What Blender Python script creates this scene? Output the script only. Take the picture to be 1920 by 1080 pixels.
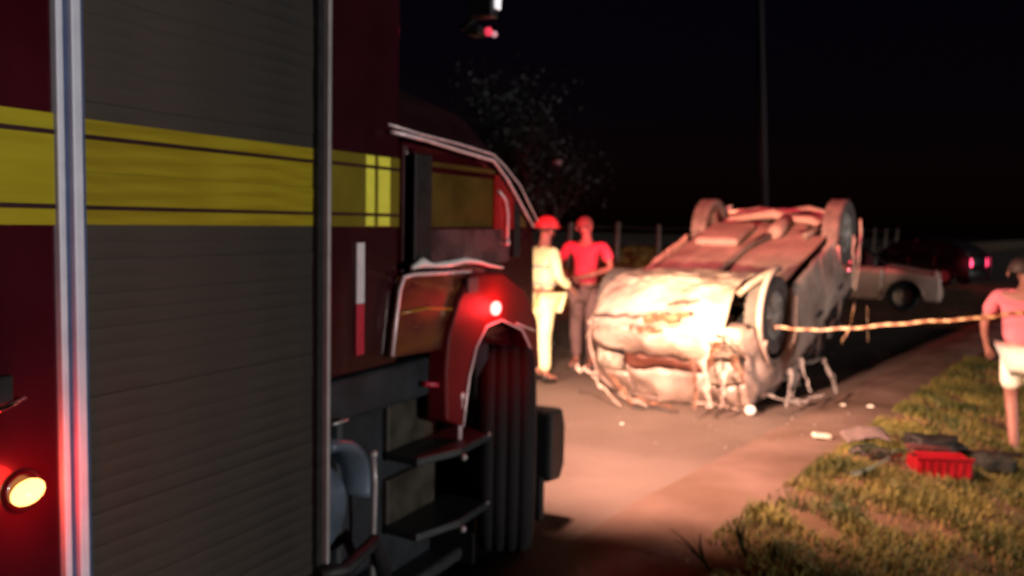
import bpy, bmesh, math, random
from mathutils import Vector, Matrix, noise
for o in list(bpy.data.objects): bpy.data.objects.remove(o, do_unlink=True)
S = bpy.context.scene
COL = S.collection
R = math.radians

# ------------------------------------------------------------------ camera
FPX, CAMH = 1660.0, 1.70
PITCH, ROLL, TA = math.atan(125/1660), R(1.1), R(25.5)
Fv = Vector((0, math.cos(PITCH), -math.sin(PITCH)))
U0 = Vector((0, math.sin(PITCH), math.cos(PITCH)))
Rv = Vector((1, 0, 0))*math.cos(ROLL) + U0*math.sin(ROLL)
Uv = -Vector((1, 0, 0))*math.sin(ROLL) + U0*math.cos(ROLL)
cd = bpy.data.cameras.new('camera'); cam = bpy.data.objects.new('camera', cd); COL.objects.link(cam)
m = Matrix.Identity(4)
for i in range(3): m[i][0], m[i][1], m[i][2] = Rv[i], Uv[i], -Fv[i]
m[2][3] = CAMH
cam.matrix_world = m
cd.sensor_width = 36; cd.lens = FPX/1920*36; cd.clip_start = .05; cd.clip_end = 500
cd.dof.use_dof = True; cd.dof.focus_distance = 1.0; cd.dof.aperture_fstop = 5.0   # soft, missed focus as in the photo
S.camera = cam
# ------------------------------------------------------------------ world, side fill sun, exposure
FILL_SUN_EL, FILL_SUN_AZ = R(3.2), (.83, -.56)                # direction towards the weak low fill added for the truck side at night
w = bpy.data.worlds.new('World'); S.world = w; w.use_nodes = True
nt = w.node_tree; bg = nt.nodes['Background']
sky = nt.nodes.new('ShaderNodeTexSky'); sky.sky_type = 'NISHITA'; sky.sun_disc = False
sky.sun_elevation = FILL_SUN_EL; sky.sun_rotation = math.atan2(FILL_SUN_AZ[0], FILL_SUN_AZ[1])
tint = nt.nodes.new('ShaderNodeMix'); tint.data_type = 'RGBA'; tint.blend_type = 'MULTIPLY'
tint.inputs['Factor'].default_value = 1; tint.inputs['B'].default_value = (1, .45, 1.3, 1)
nt.links.new(sky.outputs[0], tint.inputs['A']); nt.links.new(tint.outputs['Result'], bg.inputs[0])
bg.inputs[1].default_value = .0011
sl = bpy.data.lights.new('side_fill_sun', 'SUN'); sl.energy = 1.2; sl.angle = R(4); sl.color = (1, .95, .9)
so = bpy.data.objects.new('side_fill_sun', sl); COL.objects.link(so)
sd = Vector((FILL_SUN_AZ[0]*math.cos(FILL_SUN_EL), FILL_SUN_AZ[1]*math.cos(FILL_SUN_EL), math.sin(FILL_SUN_EL)))
so.rotation_euler = sd.to_track_quat('Z', 'Y').to_euler()
S.view_settings.view_transform = 'Standard'; S.view_settings.look = 'None'
S.view_settings.exposure = 0; S.view_settings.gamma = 1; S.view_settings.use_curve_mapping = False
S.render.engine = 'CYCLES'

# ------------------------------------------------------------------ measuring helpers (pixel of the 1920 photo -> place)
def ray(px, py):
    return Fv + Rv*((px-960)/FPX) + Uv*((540-py)/FPX)
def gnd(px, py, z=0.0):
    r = ray(px, py); t = (z-CAMH)/r.z
    return Vector((r.x*t, r.y*t, z))
def aty(px, py, y):
    r = ray(px, py); t = y/r.y
    return Vector((r.x*t, y, CAMH+r.z*t))

# ------------------------------------------------------------------ materials
MATS = {}
def mat(name, col, rough=.6, metal=0.0, var=.25, scale=6.0, bump=.0, coat=0.0, spec=.5, col2=None, detail=4, stretch=None):
    if name in MATS: return MATS[name]
    M = bpy.data.materials.new(name); M.use_nodes = True; t = M.node_tree
    b = t.nodes['Principled BSDF']
    b.inputs['Roughness'].default_value = rough; b.inputs['Metallic'].default_value = metal
    b.inputs['Coat Weight'].default_value = coat; b.inputs['Specular IOR Level'].default_value = spec
    tc = t.nodes.new('ShaderNodeTexCoord'); mp = t.nodes.new('ShaderNodeMapping')
    t.links.new(tc.outputs['Object'], mp.inputs[0])
    if stretch: mp.inputs['Scale'].default_value = stretch
    n = t.nodes.new('ShaderNodeTexNoise'); n.inputs['Scale'].default_value = scale; n.inputs['Detail'].default_value = detail
    t.links.new(mp.outputs[0], n.inputs['Vector'])
    r = t.nodes.new('ShaderNodeValToRGB')
    c2 = col2 or tuple(c*(1-var) for c in col); c1 = tuple(min(1, c*(1+var)) for c in col) if not col2 else col
    r.color_ramp.elements[0].position = .35; r.color_ramp.elements[1].position = .65
    r.color_ramp.elements[0].color = (*c2, 1); r.color_ramp.elements[1].color = (*c1, 1)
    t.links.new(n.outputs[0], r.inputs[0]); t.links.new(r.outputs[0], b.inputs['Base Color'])
    rr = t.nodes.new('ShaderNodeMapRange')
    rr.inputs[3].default_value = max(.02, rough-.1); rr.inputs[4].default_value = min(1, rough+.12)
    t.links.new(n.outputs[0], rr.inputs[0]); t.links.new(rr.outputs[0], b.inputs['Roughness'])
    if bump:
        n2 = t.nodes.new('ShaderNodeTexNoise'); n2.inputs['Scale'].default_value = scale*7; n2.inputs['Detail'].default_value = 5
        t.links.new(mp.outputs[0], n2.inputs['Vector'])
        bp = t.nodes.new('ShaderNodeBump'); bp.inputs['Strength'].default_value = bump; bp.inputs['Distance'].default_value = .02
        t.links.new(n2.outputs[0], bp.inputs['Height']); t.links.new(bp.outputs[0], b.inputs['Normal'])
    MATS[name] = M; return M
def emit(name, col, st, col2=None):
    if name in MATS: return MATS[name]
    M = bpy.data.materials.new(name); M.use_nodes = True; b = M.node_tree.nodes['Principled BSDF']
    b.inputs['Base Color'].default_value = (*col, 1); b.inputs['Emission Color'].default_value = (*col, 1)
    b.inputs['Emission Strength'].default_value = st; b.inputs['Roughness'].default_value = .2
    MATS[name] = M; return M
def glassm(name, col=(.02, .02, .022), rough=.06):
    if name in MATS: return MATS[name]
    M = mat(name, col, rough, 0, .3, 3, 0, 0, .8); return M

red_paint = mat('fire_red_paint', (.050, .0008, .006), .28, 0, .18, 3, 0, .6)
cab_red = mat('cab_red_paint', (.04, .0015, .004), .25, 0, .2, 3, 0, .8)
shutter_alu = mat('shutter_aluminium', (.135, .108, .09), .36, .5, .28, 1.6, .03, col2=(.062, .062, .060), stretch=(.6, 1, 2.5))
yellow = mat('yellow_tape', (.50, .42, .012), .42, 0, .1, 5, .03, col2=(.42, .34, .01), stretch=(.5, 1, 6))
yellow_dim = mat('yellow_tape_less_lit', (.10, .062, .012), .3, 0, .2, 5, .03, .5)  # cab band, less lit: the dimness is put into the colour
yellow_hi = mat('yellow_reflector', (.98, .93, .10), .3, 0, .05, 30)
maroon = mat('maroon_pinstripe', (.03, .004, .006), .5)
bright_alu = mat('bright_aluminium', (.78, .80, .95), .42, 0, .08, 12)
blue_alu = mat('blue_grey_channel', (.10, .14, .28), .4, .2, .1, 12)
mid_alu = mat('brushed_aluminium', (.42, .40, .41), .35, .3, .1, 12)
chrome = mat('chrome', (.85, .72, .74), .16, 1, .05, 10)
chrome_d = mat('worn_chrome', (.9, .68, .70), .25, .1, .1, 10)
black_pl = mat('black_plastic', (.012, .012, .014), .55, 0, .3, 20, .05)
chassis = mat('chassis_grey', (.014, .018, .024), .6, 0, .35, 8, .1)
step_m = mat('step_tread_plate', (.040, .046, .050), .42, .3, .3, 30, .25)
rubber = mat('tyre_rubber', (.008, .007, .009), .8, 0, .3, 25, .4)
tank_blue = mat('blue_grey_steel', (.12, .16, .21), .4, .3, .25, 8)
glass = glassm('dark_glass')
white_ref = mat('white_reflector', (.78, .70, .72), .3, 0, .05, 30)
red_ref = mat('red_reflector', (.55, .03, .06), .3, 0, .1, 30)
asphalt = mat('asphalt', (.21, .15, .12), .85, 0, .2, .9, .5, col2=(.155, .105, .082), detail=9)
shoulder_m = mat('dirt_shoulder', (.24, .15, .115), .95, 0, .3, 1.4, .5, col2=(.14, .08, .052), detail=9)
soil = mat('soil', (.17, .09, .045), .95, 0, .3, 1.2, .6, col2=(.075, .045, .018), detail=9)
dirt_far = mat('red_dirt', (.30, .11, .035), .95, 0, .3, .5, .5)
grass_m = mat('grass_blades', (.25, .21, .045), .6, 0, .3, 2.2, 0, col2=(.05, .07, .014), detail=6)
dry_m = mat('dry_grass', (.34, .20, .07), .7, 0, .3, 2)
weed_m = mat('weed_leaves', (.045, .055, .018), .5, 0, .3, 8)
car_silver = mat('silver_car_paint', (.56, .41, .35), .42, .1, .12, 2.6, .35, .2, col2=(.24, .155, .13), detail=10)
under_m = mat('underbody_coat', (.24, .16, .145), .65, 0, .25, 3, .15, col2=(.15, .10, .09))
under_d = mat('oily_metal', (.13, .10, .09), .5, .4, .4, 10, .2)
rim_m = mat('wheel_rim_alloy', (.6, .52, .48), .35, .5, .2, 10)
post_m = mat('fence_wood', (.13, .11, .09), .8, 0, .3, 6, .3)
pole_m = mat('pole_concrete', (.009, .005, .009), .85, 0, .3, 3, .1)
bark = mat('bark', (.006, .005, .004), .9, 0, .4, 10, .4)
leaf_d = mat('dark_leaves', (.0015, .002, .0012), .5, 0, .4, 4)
leaf_p = mat('glint_leaves', (.28, .28, .27), .5, 0, .2, 8)  # glints on the leaf tips put into the colour

# ------------------------------------------------------------------ mesh helpers
class MB:
    def __init__(s): s.v = []; s.f = []; s.sm = []
    def add(s, vs, fs, smooth=False):
        o = len(s.v); s.v += [tuple(v) for v in vs]
        for f in fs: s.f.append([i+o for i in f]); s.sm.append(smooth)
        return s
    def box(s, x0, x1, y0, y1, z0, z1):
        return s.add([(x, y, z) for x in (x0, x1) for y in (y0, y1) for z in (z0, z1)],
                     [(0, 1, 3, 2), (4, 6, 7, 5), (0, 4, 5, 1), (2, 3, 7, 6), (0, 2, 6, 4), (1, 5, 7, 3)])
    def tube(s, pts, r, n=10, cap=True):
        pts = [Vector(p) for p in pts]; rs = r if isinstance(r, (list, tuple)) else [r]*len(pts)
        vs, fs = [], []; up = None
        for i, p in enumerate(pts):
            t = (pts[min(i+1, len(pts)-1)]-pts[max(i-1, 0)]).normalized()
            if up is None or abs(up.dot(t)) > .99: up = Vector((0, 0, 1)) if abs(t.z) < .9 else Vector((1, 0, 0))
            a = (up-t*up.dot(t)).normalized(); b = t.cross(a); up = a
            for k in range(n):
                an = 2*math.pi*k/n; vs.append(p+(a*math.cos(an)+b*math.sin(an))*rs[i])
        for i in range(len(pts)-1):
            for k in range(n):
                fs.append((i*n+k, i*n+(k+1) % n, (i+1)*n+(k+1) % n, (i+1)*n+k))
        s.add(vs, fs, True)
        if cap:
            o = len(s.v)-len(vs); s.f.append([o+k for k in range(n)][::-1]); s.sm.append(False)
            o2 = o+(len(pts)-1)*n; s.f.append([o2+k for k in range(n)]); s.sm.append(False)
        return s
    def prism(s, poly, y0, y1):              # polygon in x,z pulled along y
        n = len(poly); vs = [(x, y0, z) for x, z in poly]+[(x, y1, z) for x, z in poly]
        return s.add(vs, [list(range(n)), list(range(n, 2*n))[::-1]]+[(i, (i+1) % n, (i+1) % n+n, i+n)[::-1] for i in range(n)])
    def grid(s, fn, nu, nv, smooth=True):
        vs = [fn(i/nu, j/nv) for i in range(nu+1) for j in range(nv+1)]
        return s.add(vs, [(i*(nv+1)+j, (i+1)*(nv+1)+j, (i+1)*(nv+1)+j+1, i*(nv+1)+j+1) for i in range(nu) for j in range(nv)], smooth)
    def lathe(s, prof, c, axis='y', n=36):   # prof: (radius, along)
        vs, fs = [], []
        for r, a in prof:
            for k in range(n):
                t = 2*math.pi*k/n
                p = (r*math.cos(t), a, r*math.sin(t)) if axis == 'y' else (r*math.cos(t), r*math.sin(t), a) if axis == 'z' else (a, r*math.cos(t), r*math.sin(t))
                vs.append((p[0]+c[0], p[1]+c[1], p[2]+c[2]))
        for i in range(len(prof)-1):
            for k in range(n): fs.append((i*n+k, i*n+(k+1) % n, (i+1)*n+(k+1) % n, (i+1)*n+k))
        return s.add(vs, fs, True)
    def ball(s, c, r, n=14):
        sx, sy, sz = (r, r, r) if not isinstance(r, (tuple, list)) else r
        vs, fs = [], []; h = n//2
        for i in range(h+1):
            for k in range(n):
                p = math.pi*i/h; t = 2*math.pi*k/n
                vs.append((c[0]+sx*math.sin(p)*math.cos(t), c[1]+sy*math.sin(p)*math.sin(t), c[2]+sz*math.cos(p)))
        for i in range(h):
            for k in range(n): fs.append((i*n+k, (i+1)*n+k, (i+1)*n+(k+1) % n, i*n+(k+1) % n))
        return s.add(vs, fs, True)
    def build(s, name, m, parent=None, bevel=0, solid=0, sub=0):
        me = bpy.data.meshes.new(name); me.from_pydata(s.v, [], s.f)
        me.polygons.foreach_set('use_smooth', s.sm); me.materials.append(m); me.update()
        bm = bmesh.new(); bm.from_mesh(me); bmesh.ops.recalc_face_normals(bm, faces=bm.faces); bm.to_mesh(me); bm.free()
        o = bpy.data.objects.new(name, me); COL.objects.link(o)
        if parent: o.parent = parent
        if solid:
            q = o.modifiers.new('s', 'SOLIDIFY'); q.thickness = solid; q.offset = 0
        if sub:
            q = o.modifiers.new('u', 'SUBSURF'); q.levels = q.render_levels = sub
        if bevel:
            q = o.modifiers.new('b', 'BEVEL'); q.width = bevel; q.segments = 2; q.limit_method = 'ANGLE'; q.angle_limit = R(35)
        return o
def tag(o, label=None, cat=None, group=None, kind=None):
    if label: o['label'] = label
    if cat: o['category'] = cat
    if group: o['group'] = group
    if kind: o['kind'] = kind
    return o
def empty(name, loc, rz, label, cat, group=None):
    o = bpy.data.objects.new(name, None); COL.objects.link(o); o.location = loc; o.rotation_euler = (0, 0, rz)
    return tag(o, label, cat, group)
def lamp(name, kind, loc, energy, col, size=.03, aim=None, cone=None, blend=.6, parent=None, scale=None):
    l = bpy.data.lights.new(name, kind); l.energy = energy; l.color = col; l.shadow_soft_size = size
    o = bpy.data.objects.new(name, l); COL.objects.link(o); o.location = loc
    if aim is not None: o.rotation_euler = (Vector(loc)-Vector(aim)).to_track_quat('Z', 'Y').to_euler()
    if cone: l.spot_size = R(cone); l.spot_blend = blend
    if scale: o.scale = scale
    return o
NZ = lambda p, s=1.0: noise.noise(Vector(p)*s)

# ------------------------------------------------------------------ ground (road frame: t along the road, p to the right of it)
ER, NR = Vector((.58, .8146, 0)), Vector((.8146, -.58, 0))
def TP(t, p, z): return ER*t+NR*p+Vector((0, 0, z))
def hgt(t, p):
    if p > -1.8:
        u = min(1, (p+1.8)/2.2); z = -.30*u*u*(3-2*u)+.02
        z += .035*NZ((t*1.3, p*1.3, 0))*min(1, (p+1.8)/.3)
        if p > 2: z += .02*(p-2)*0
        return z
    if p > -9.3: return -.04
    u = min(1, (-9.3-p)/4); base = -.04+.55*u*u*(3-2*u)
    if p < -14: base -= min(.8, (-14-p)*.06)
    return base+.10*NZ((t*.4, p*.4, 3))*u
def axis(vals):
    out = [vals[0][0]]
    for a, b, st in vals:
        k = max(1, int(round((b-a)/st)))
        out += [a+(b-a)*(i+1)/k for i in range(k)]
    return out
ts = axis([(-60, -4, 8), (-4, 16, .16), (16, 60, 2), (60, 160, 10)])
ps = axis([(-120, -20, 10), (-20, -9.3, .8), (-9.3, -2.2, 2.4), (-2.2, 3.5, .12), (3.5, 10, .8), (10, 120, 11)])
g = MB(); nv = len(ps)
g.add([TP(t, p, hgt(t, p)) for t in ts for p in ps],
      [(i*nv+j, (i+1)*nv+j, (i+1)*nv+j+1, i*nv+j+1) for i in range(len(ts)-1) for j in range(nv-1)], True)
tag(g.build('ground', soil), kind='structure')
def road_fn(u, v):
    t = -40+u*180; p = -9.35+v*7.0
    return TP(t, p, .0+.004*NZ((t, p, 1)))
rd = MB().grid(road_fn, 180, 14); tag(rd.build('road', asphalt), kind='structure')
def sh_fn(u, v):
    t = -10+u*70; e = .06*NZ((t*1.1, 5, 0)); p = (-2.42+e)+v*(.72)
    return TP(t, p+.05*NZ((t*2.3, 9, 0))*v, .012+.03*math.sin(v*math.pi)+.008*NZ((t*5, p*5, 0)))
tag(MB().grid(sh_fn, 420, 8).build('dirt_shoulder', shoulder_m), kind='structure')
# far dirt lot under the parked cars
c0 = gnd(1700, 592)
lot = MB().grid(lambda u, v: Vector((c0.x-9+u*22, c0.y-2.2+v*14, .016+.004*NZ((u*9, v*9, 0)))), 30, 20)
tag(lot.build('dirt_lot', dirt_far), kind='structure')

# ------------------------------------------------------------------ fire truck
gp = gnd(945, 1030); dv = Vector((math.sin(TA), math.cos(TA), 0)); nq = Vector((math.cos(TA), -math.sin(TA), 0))
D = -gp.dot(nq)
truck = empty('fire_truck', -nq*D, math.pi/2-TA, 'dark red fire truck with grey roller shutter and yellow side stripe, filling the left', 'fire truck')
def TW(x, y, z): return -nq*D+dv*x-nq*y+Vector((0, 0, z))
def LT(px, py, q=0):                       # photo point on the side plane (q = how far it stands proud) -> x, z
    r = ray(px, py); t = -(D-q)/r.dot(nq)
    return (r*t).dot(dv), CAMH+r.z*t
P = lambda *a, **k: None
# body
MB().box(-.9, 2.53, .07, 2.25, .55, 3.1).build('body_core', red_paint, truck, bevel=.02)
MB().box(2.532, 3.0, .07, 2.25, 1.12, 3.1).build('body_core', red_paint, truck, bevel=.02)
MB().box(-.9, 1.476, 0, .066, .45, 3.05).build('side_panel', red_paint, truck, bevel=.006)
MB().box(2.562, 3.01, 0, .066, 1.12, 3.05).build('side_panel', mat('shaded_maroon_paint', (.026, .0008, .004), .35, 0, .2, 3, 0, .4), truck, bevel=.01)  # same red as the rear panel, light falloff put into the colour
MB().box(1.478, 1.497, -.014, .02, .3, 3.05).build('door_edge_strip', bright_alu, truck, bevel=.004)
MB().box(1.499, 1.517, .0, .03, .3, 3.05).build('door_channel', blue_alu, truck)
MB().box(1.519, 1.546, -.016, .02, .3, 3.05).build('door_edge_strip', bright_alu, truck, bevel=.004)
MB().box(1.548, 1.568, .004, .03, .3, 3.05).build('door_channel', blue_alu, truck)
MB().box(2.502, 2.532, .003, .03, .3, 3.05).build('shutter_seal', black_pl, truck)
fr = MB()
x0a, _ = LT(616, 200); x1a, _ = LT(605, 1000)
fr.add([(2.534, -.018, 3.05), (2.553, -.018, 3.05), (2.548, -.018, .45), (2.531, -.018, .45),
        (2.534, .02, 3.05), (2.553, .02, 3.05), (2.548, .02, .45), (2.531, .02, .45)],
       [(0, 1, 2, 3), (7, 6, 5, 4), (0, 4, 5, 1), (1, 5, 6, 2), (2, 6, 7, 3), (3, 7, 4, 0)])
fr.build('door_edge_strip', mid_alu, truck, bevel=.003)
shut = MB().box(1.55, 2.52, .05, .064, .3, 3.05).build('roller_shutter', black_pl, truck)
def slat_mesh(m):
    n = 6; vs = []
    for x in (1.57, 2.505):
        for k in range(n+1):
            a = k/n; vs.append((x, .028-.0012*math.sin(a*math.pi)-.0008*a, .0445*a-.0222))
        vs.append((x, .048, .0222)); vs.append((x, .048, -.0222))
    k = n+3; fs = [(i, (i+1) % k, (i+1) % k+k, i+k) for i in range(k)]+[tuple(range(k)), tuple(range(k, 2*k))[::-1]]
    b = MB().add(vs, fs); return b.build('slat', m, shut)
proto_g, proto_y = slat_mesh(shutter_alu), slat_mesh(mat('yellow_tape_slat', (.38, .30, .010), .42, 0, .1, 5, .03, col2=(.30, .22, .008), stretch=(.8, 1, 9)))
random.seed(3)
first = {0: True, 1: True}
z = 1.67+.0225-.045*30; zs = []
while z < 3.03: zs.append(z); z += .045
for z in zs:
    isy = 1.67 < z < 1.94
    src = proto_y if isy else proto_g
    if first[isy]: o = src; first[isy] = False
    else: o = src.copy(); COL.objects.link(o); o.parent = shut
    o.location = (0, 0, z); o.rotation_euler = (random.uniform(-.02, .02), 0, random.uniform(-.0006, .0006))
for xa, xb, yy in ((-.9, 1.474, -.004), (2.564, 3.008, -.004)):
    MB().box(xa, xb, yy, .0, 1.67, 1.94).build('yellow_stripe', yellow if xa < 0 else mat('yellow_tape_shaded', (.17, .135, .010), .4, 0, .1, 5), truck)  # band right of the shutter dimmed in the colour for weaker light
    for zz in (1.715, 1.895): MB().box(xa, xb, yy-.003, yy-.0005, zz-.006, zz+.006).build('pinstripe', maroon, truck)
for zz in (1.715, 1.895): MB().box(1.57, 2.50, .0165, .0215, zz-.006, zz+.005).build('pinstripe', maroon, truck)
for a, b in ((682, 698), (705, 727)):
    xa = LT(a, 360)[0]; xb = LT(b, 360)[0]
    for z0_, z1_ in ((1.672, 1.709), (1.721, 1.889), (1.901, 1.938)): MB().box(xa, xb, -.012, -.0045, z0_, z1_).build('reflector', yellow_hi, truck, bevel=.002)
xa, xb = LT(666, 500)[0], LT(680, 500)[0]
MB().box(xa, xb, -.01, -.001, 1.381, 1.61).build('marker_strip', white_ref, truck, bevel=.002)
MB().box(xa, xb, -.01, -.001, 1.187, 1.379).build('marker_strip', red_ref, truck, bevel=.002)
# rear marker lamp and latch
mx, mz = LT(40, 920)
MB().lathe([(.052, -.001), (.052, -.006), (.042, -.010)], (mx, 0, mz), n=28).build('lamp_bezel', red_paint, truck)
lm = MB().ball((0, 0, 0), (.042, .03, .028), 20).build('marker_lamp', emit('orange_lamp', (1, .45, .12), 4.5), truck)
lm.location = (mx, -.024, mz); lm.rotation_euler = (0, -.35, 0)
lamp('marker_lamp_light', 'POINT', TW(mx, -.10, mz), 2.6, (1, .02, .015), .05)
hx, hz = LT(8, 742)
MB().box(hx-.12, hx+.012, -.02, -.001, hz-.02, hz+.05).build('latch_recess', black_pl, truck, bevel=.006)
MB().tube([(hx-.1, -.035, hz-.035), (hx-.02, -.035, hz-.02), (hx+.03, -.03, hz-.008)], .006).build('latch_handle', chrome, truck)
# chassis under the body
MB().box(-.9, 3.05, .12, 2.1, .5, .62).build('chassis_frame', chassis, truck, bevel=.01)
MB().box(2.56, 3.9, .03, .5, .93, 1.10).build('chassis_beam', chassis, truck, bevel=.02)
MB().box(-.9, 2.56, -.03, .05, .3, .42).build('sill_rail', chassis, truck, bevel=.015)
MB().box(2.75, 3.02, .1, .6, .25, .93).build('tank', tank_blue if 0 else chassis, truck, bevel=.03)
gd = MB()
cx, cz = LT(622, 935)
def guard(u, v):
    a = R(95-u*110); r = .205
    return (cx+r*math.cos(a)*1.05, -.02+v*.4, cz+r*math.sin(a)*.95)
gd.grid(guard, 18, 4).build('mudguard', tank_blue, truck, solid=.035)
MB().lathe([(0.001, .03), (.15, .03), (.17, .06), (.17, .35)], (cx-.02, 0, cz-.05), n=28).build('air_tank', tank_blue, truck)
rx, rz = LT(688, 850)
MB().tube([(rx, -.03, rz), (rx+.008, -.032, rz-.12), (rx+.02, -.02, rz-.3), (rx+.012, -.02, rz-.5)], .011).ball((rx, -.03, rz), .018).build('drain_pipe', mid_alu, truck)
MB().tube([(2.57, -.01, .955), (2.66, -.012, .955)], .006).build('hand_rail', mid_alu, truck)
MB().tube([(2.50, 0, .42), (2.62, -.03, .40), (2.78, -.05, .46), (2.86, -.05, .30)], .03).build('hose', black_pl, truck)
# cab
side = [(3.09, 1.13), (3.09, 2.03), (3.86, 2.03), (4.42, 1.66), (4.46, .95), (4.42, .62), (4.30, .62), (4.30, 1.0), (3.7, 1.13)]
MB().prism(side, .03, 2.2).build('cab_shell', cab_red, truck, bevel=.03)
rf = MB()
rl = [((3.09, 2.03), (3.86, 2.03), 0.03), ((3.12, 2.22), (3.84, 2.20), .18), ((3.2, 2.36), (3.78, 2.34), .5), ((3.3, 2.40), (3.7, 2.38), 1.1)]
def rfn(u, v):
    k = u*3; i = min(2, int(k)); f_ = k-i; a, b = rl[i], rl[i+1]
    xa = a[0][0]*(1-f_)+b[0][0]*f_; xb = a[1][0]*(1-f_)+b[1][0]*f_; za = a[0][1]*(1-f_)+b[0][1]*f_; zb = a[1][1]*(1-f_)+b[1][1]*f_
    return (xa+(xb-xa)*v, a[2]*(1-f_)+b[2]*f_, za+(zb-za)*v)
rf.grid(rfn, 12, 8).build('cab_roof', mat('roof_dark_paint', (.016, .001, .003), .5), truck, solid=.01)
# gutter + pillar chrome, two parallel rails
def wob(pts, r, q): return MB().tube([(x, -q, z) for x, z in pts], r)
g1 = [LT(*p, .03) for p in ((735, 247), (800, 263), (860, 282), (925, 301), (950, 335), (975, 380), (1000, 425))]
g2 = [LT(*p, .0) for p in ((728, 233), (790, 252), (860, 270), (925, 290), (945, 310), (975, 348), (1008, 415))]
wob(g1, .0085, .03).build('door_rail', chrome_d, truck)
wob(g2, .0055, .0).build('roof_gutter', chrome_d, truck)
# door skin, window, stripe, post
dp = [LT(*p, .012) for p in ((803, 330), (925, 345), (930, 490), (900, 478), (850, 470), (800, 487))]
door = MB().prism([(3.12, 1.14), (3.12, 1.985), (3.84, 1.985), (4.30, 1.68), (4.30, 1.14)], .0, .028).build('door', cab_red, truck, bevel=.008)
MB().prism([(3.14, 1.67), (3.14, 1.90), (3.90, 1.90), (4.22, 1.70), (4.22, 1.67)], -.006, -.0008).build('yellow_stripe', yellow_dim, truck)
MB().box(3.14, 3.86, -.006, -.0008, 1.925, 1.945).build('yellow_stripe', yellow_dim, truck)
MB().box(3.10, 3.235, -.022, -.007, 1.46, 1.97).build('door_pillar', black_pl, truck, bevel=.006)
gl = [LT(*p, .016) for p in ((806, 432), (925, 440), (935, 478), (905, 470), (860, 462), (806, 470))]
MB().box(3.24, 4.0, -.018, -.0075, 1.50, 1.66).build('door_glass', mat('rosy_sheen_glass', (.16, .08, .085), .25, .3, .4, 6, 0, .8), truck)  # rosy sheen on the door put into the colour
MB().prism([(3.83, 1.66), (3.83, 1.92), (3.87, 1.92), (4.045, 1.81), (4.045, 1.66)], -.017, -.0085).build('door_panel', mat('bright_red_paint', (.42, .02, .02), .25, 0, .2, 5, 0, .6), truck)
MB().prism([(4.05, 1.52), (4.05, 1.82), (4.12, 1.77), (4.13, 1.52)], -.019, -.008).build('window_post', black_pl, truck)
ps_ = [LT(*p, .03) for p in ((935, 358), (948, 375), (952, 400), (951, 455))]
wob(ps_, .008, .03).ball((ps_[-1][0], -.03, ps_[-1][1]), .016).build('grab_handle', chrome_d, truck)
# wavy highlight over the wheel, put in as a pale strip
sw = [LT(*p, .03) for p in ((768, 500), (790, 482), (808, 493), (840, 488), (870, 482), (895, 487), (915, 495), (938, 500))]
sw2 = [LT(*p, .03) for p in ((768, 505), (790, 503), (808, 502), (840, 502), (870, 494), (895, 495), (915, 500), (938, 503))]
def swf(u, v):
    k = u*(len(sw)-1); i = min(len(sw)-2, int(k)); f_ = k-i
    a = (sw[i][0]*(1-f_)+sw[i+1][0]*f_, sw[i][1]*(1-f_)+sw[i+1][1]*f_); b = (sw2[i][0]*(1-f_)+sw2[i+1][0]*f_, sw2[i][1]*(1-f_)+sw2[i+1][1]*f_)
    return (a[0]*(1-v)+b[0]*v, -.03-.02*math.sin(v*math.pi), a[1]*(1-v)+b[1]*v)
MB().grid(swf, 28, 5).build('highlight_strip', mat('highlight_white', (.98, .92, .90), .3, 0, .04, 10), truck, solid=.006)
# lower rear cab panel with chrome edge
lp = [LT(*p, .03) for p in ((752, 517), (884, 508), (868, 560), (845, 655), (736, 672))]
MB().prism(lp, -.03, .0).build('locker_panel', mat('amber_brown_paint', (.13, .040, .010), .3, 0, .3, 6, 0, .5, col2=(.06, .008, .008), stretch=(1, 1, 3)), truck, bevel=.012)
e1 = [LT(*p, .035) for p in ((735, 668), (741, 610), (749, 545), (757, 520), (775, 515), (830, 512), (882, 509))]
wob(e1, .0085, .036).build('locker_edge', chrome_d, truck)
e2 = [LT(*p, .035) for p in ((752, 588), (800, 578), (862, 580))]
MB().tube([(x, -.033, z) for x, z in e2], .007).build('locker_reflector', mat('amber_tape', (.5, .2, .03), .3), truck)
# front wing with arch
of = [LT(*p, .06) for p in ((888, 512), (945, 512), (985, 545), (1008, 600), (1012, 690))]
inn = [(1000, 690), (993, 650), (978, 618), (940, 600), (912, 612), (893, 650), (880, 705), (872, 765), (868, 800)]
lf = [LT(*p, .06) for p in ((838, 790), (836, 700), (842, 630), (862, 560))]
MB().prism(of+[LT(*p, .06) for p in inn]+lf, -.06, .04).build('front_wing', mat('wing_red_paint', (.14, .001, .004), .5, 0, .25, 4, .05, .0), truck, bevel=.012)
ar = [LT(*p, .065) for p in inn]
MB().tube([(x, -.066, z) for x, z in ar], .006).build('arch_trim', chrome_d, truck)
t2 = [LT(*p, .07) for p in ((968, 606), (1003, 620))]
MB().tube([(x, -.068, z) for x, z in t2], .005).build('wing_trim', chrome_d, truck)
MB().prism([(3.5, .45), (3.5, 1.0), (3.62, 1.16), (4.32, 1.16), (4.38, .9), (4.38, .45)], .42, .5).build('wheel_well', black_pl, truck)
lx, lz = LT(928, 578, .07)
MB().ball((lx, -.075, lz), (.042, .02, .034), 18).build('side_lamp', emit('red_side_lamp', (1, .10, .09), 12), truck)
lamp('side_lamp_light', 'POINT', TW(lx, -.14, lz), 4.5, (1, .02, .025), .05)
bx_, bz_ = LT(888, 535, .07)
MB().box(bx_-.05, bx_+.05, -.07, -.061, bz_-.035, bz_+.035).build('badge', mat('pink_grey_badge', (.10, .06, .06), .7), truck, bevel=.004)
kx, kz = LT(864, 742, .05)
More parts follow.
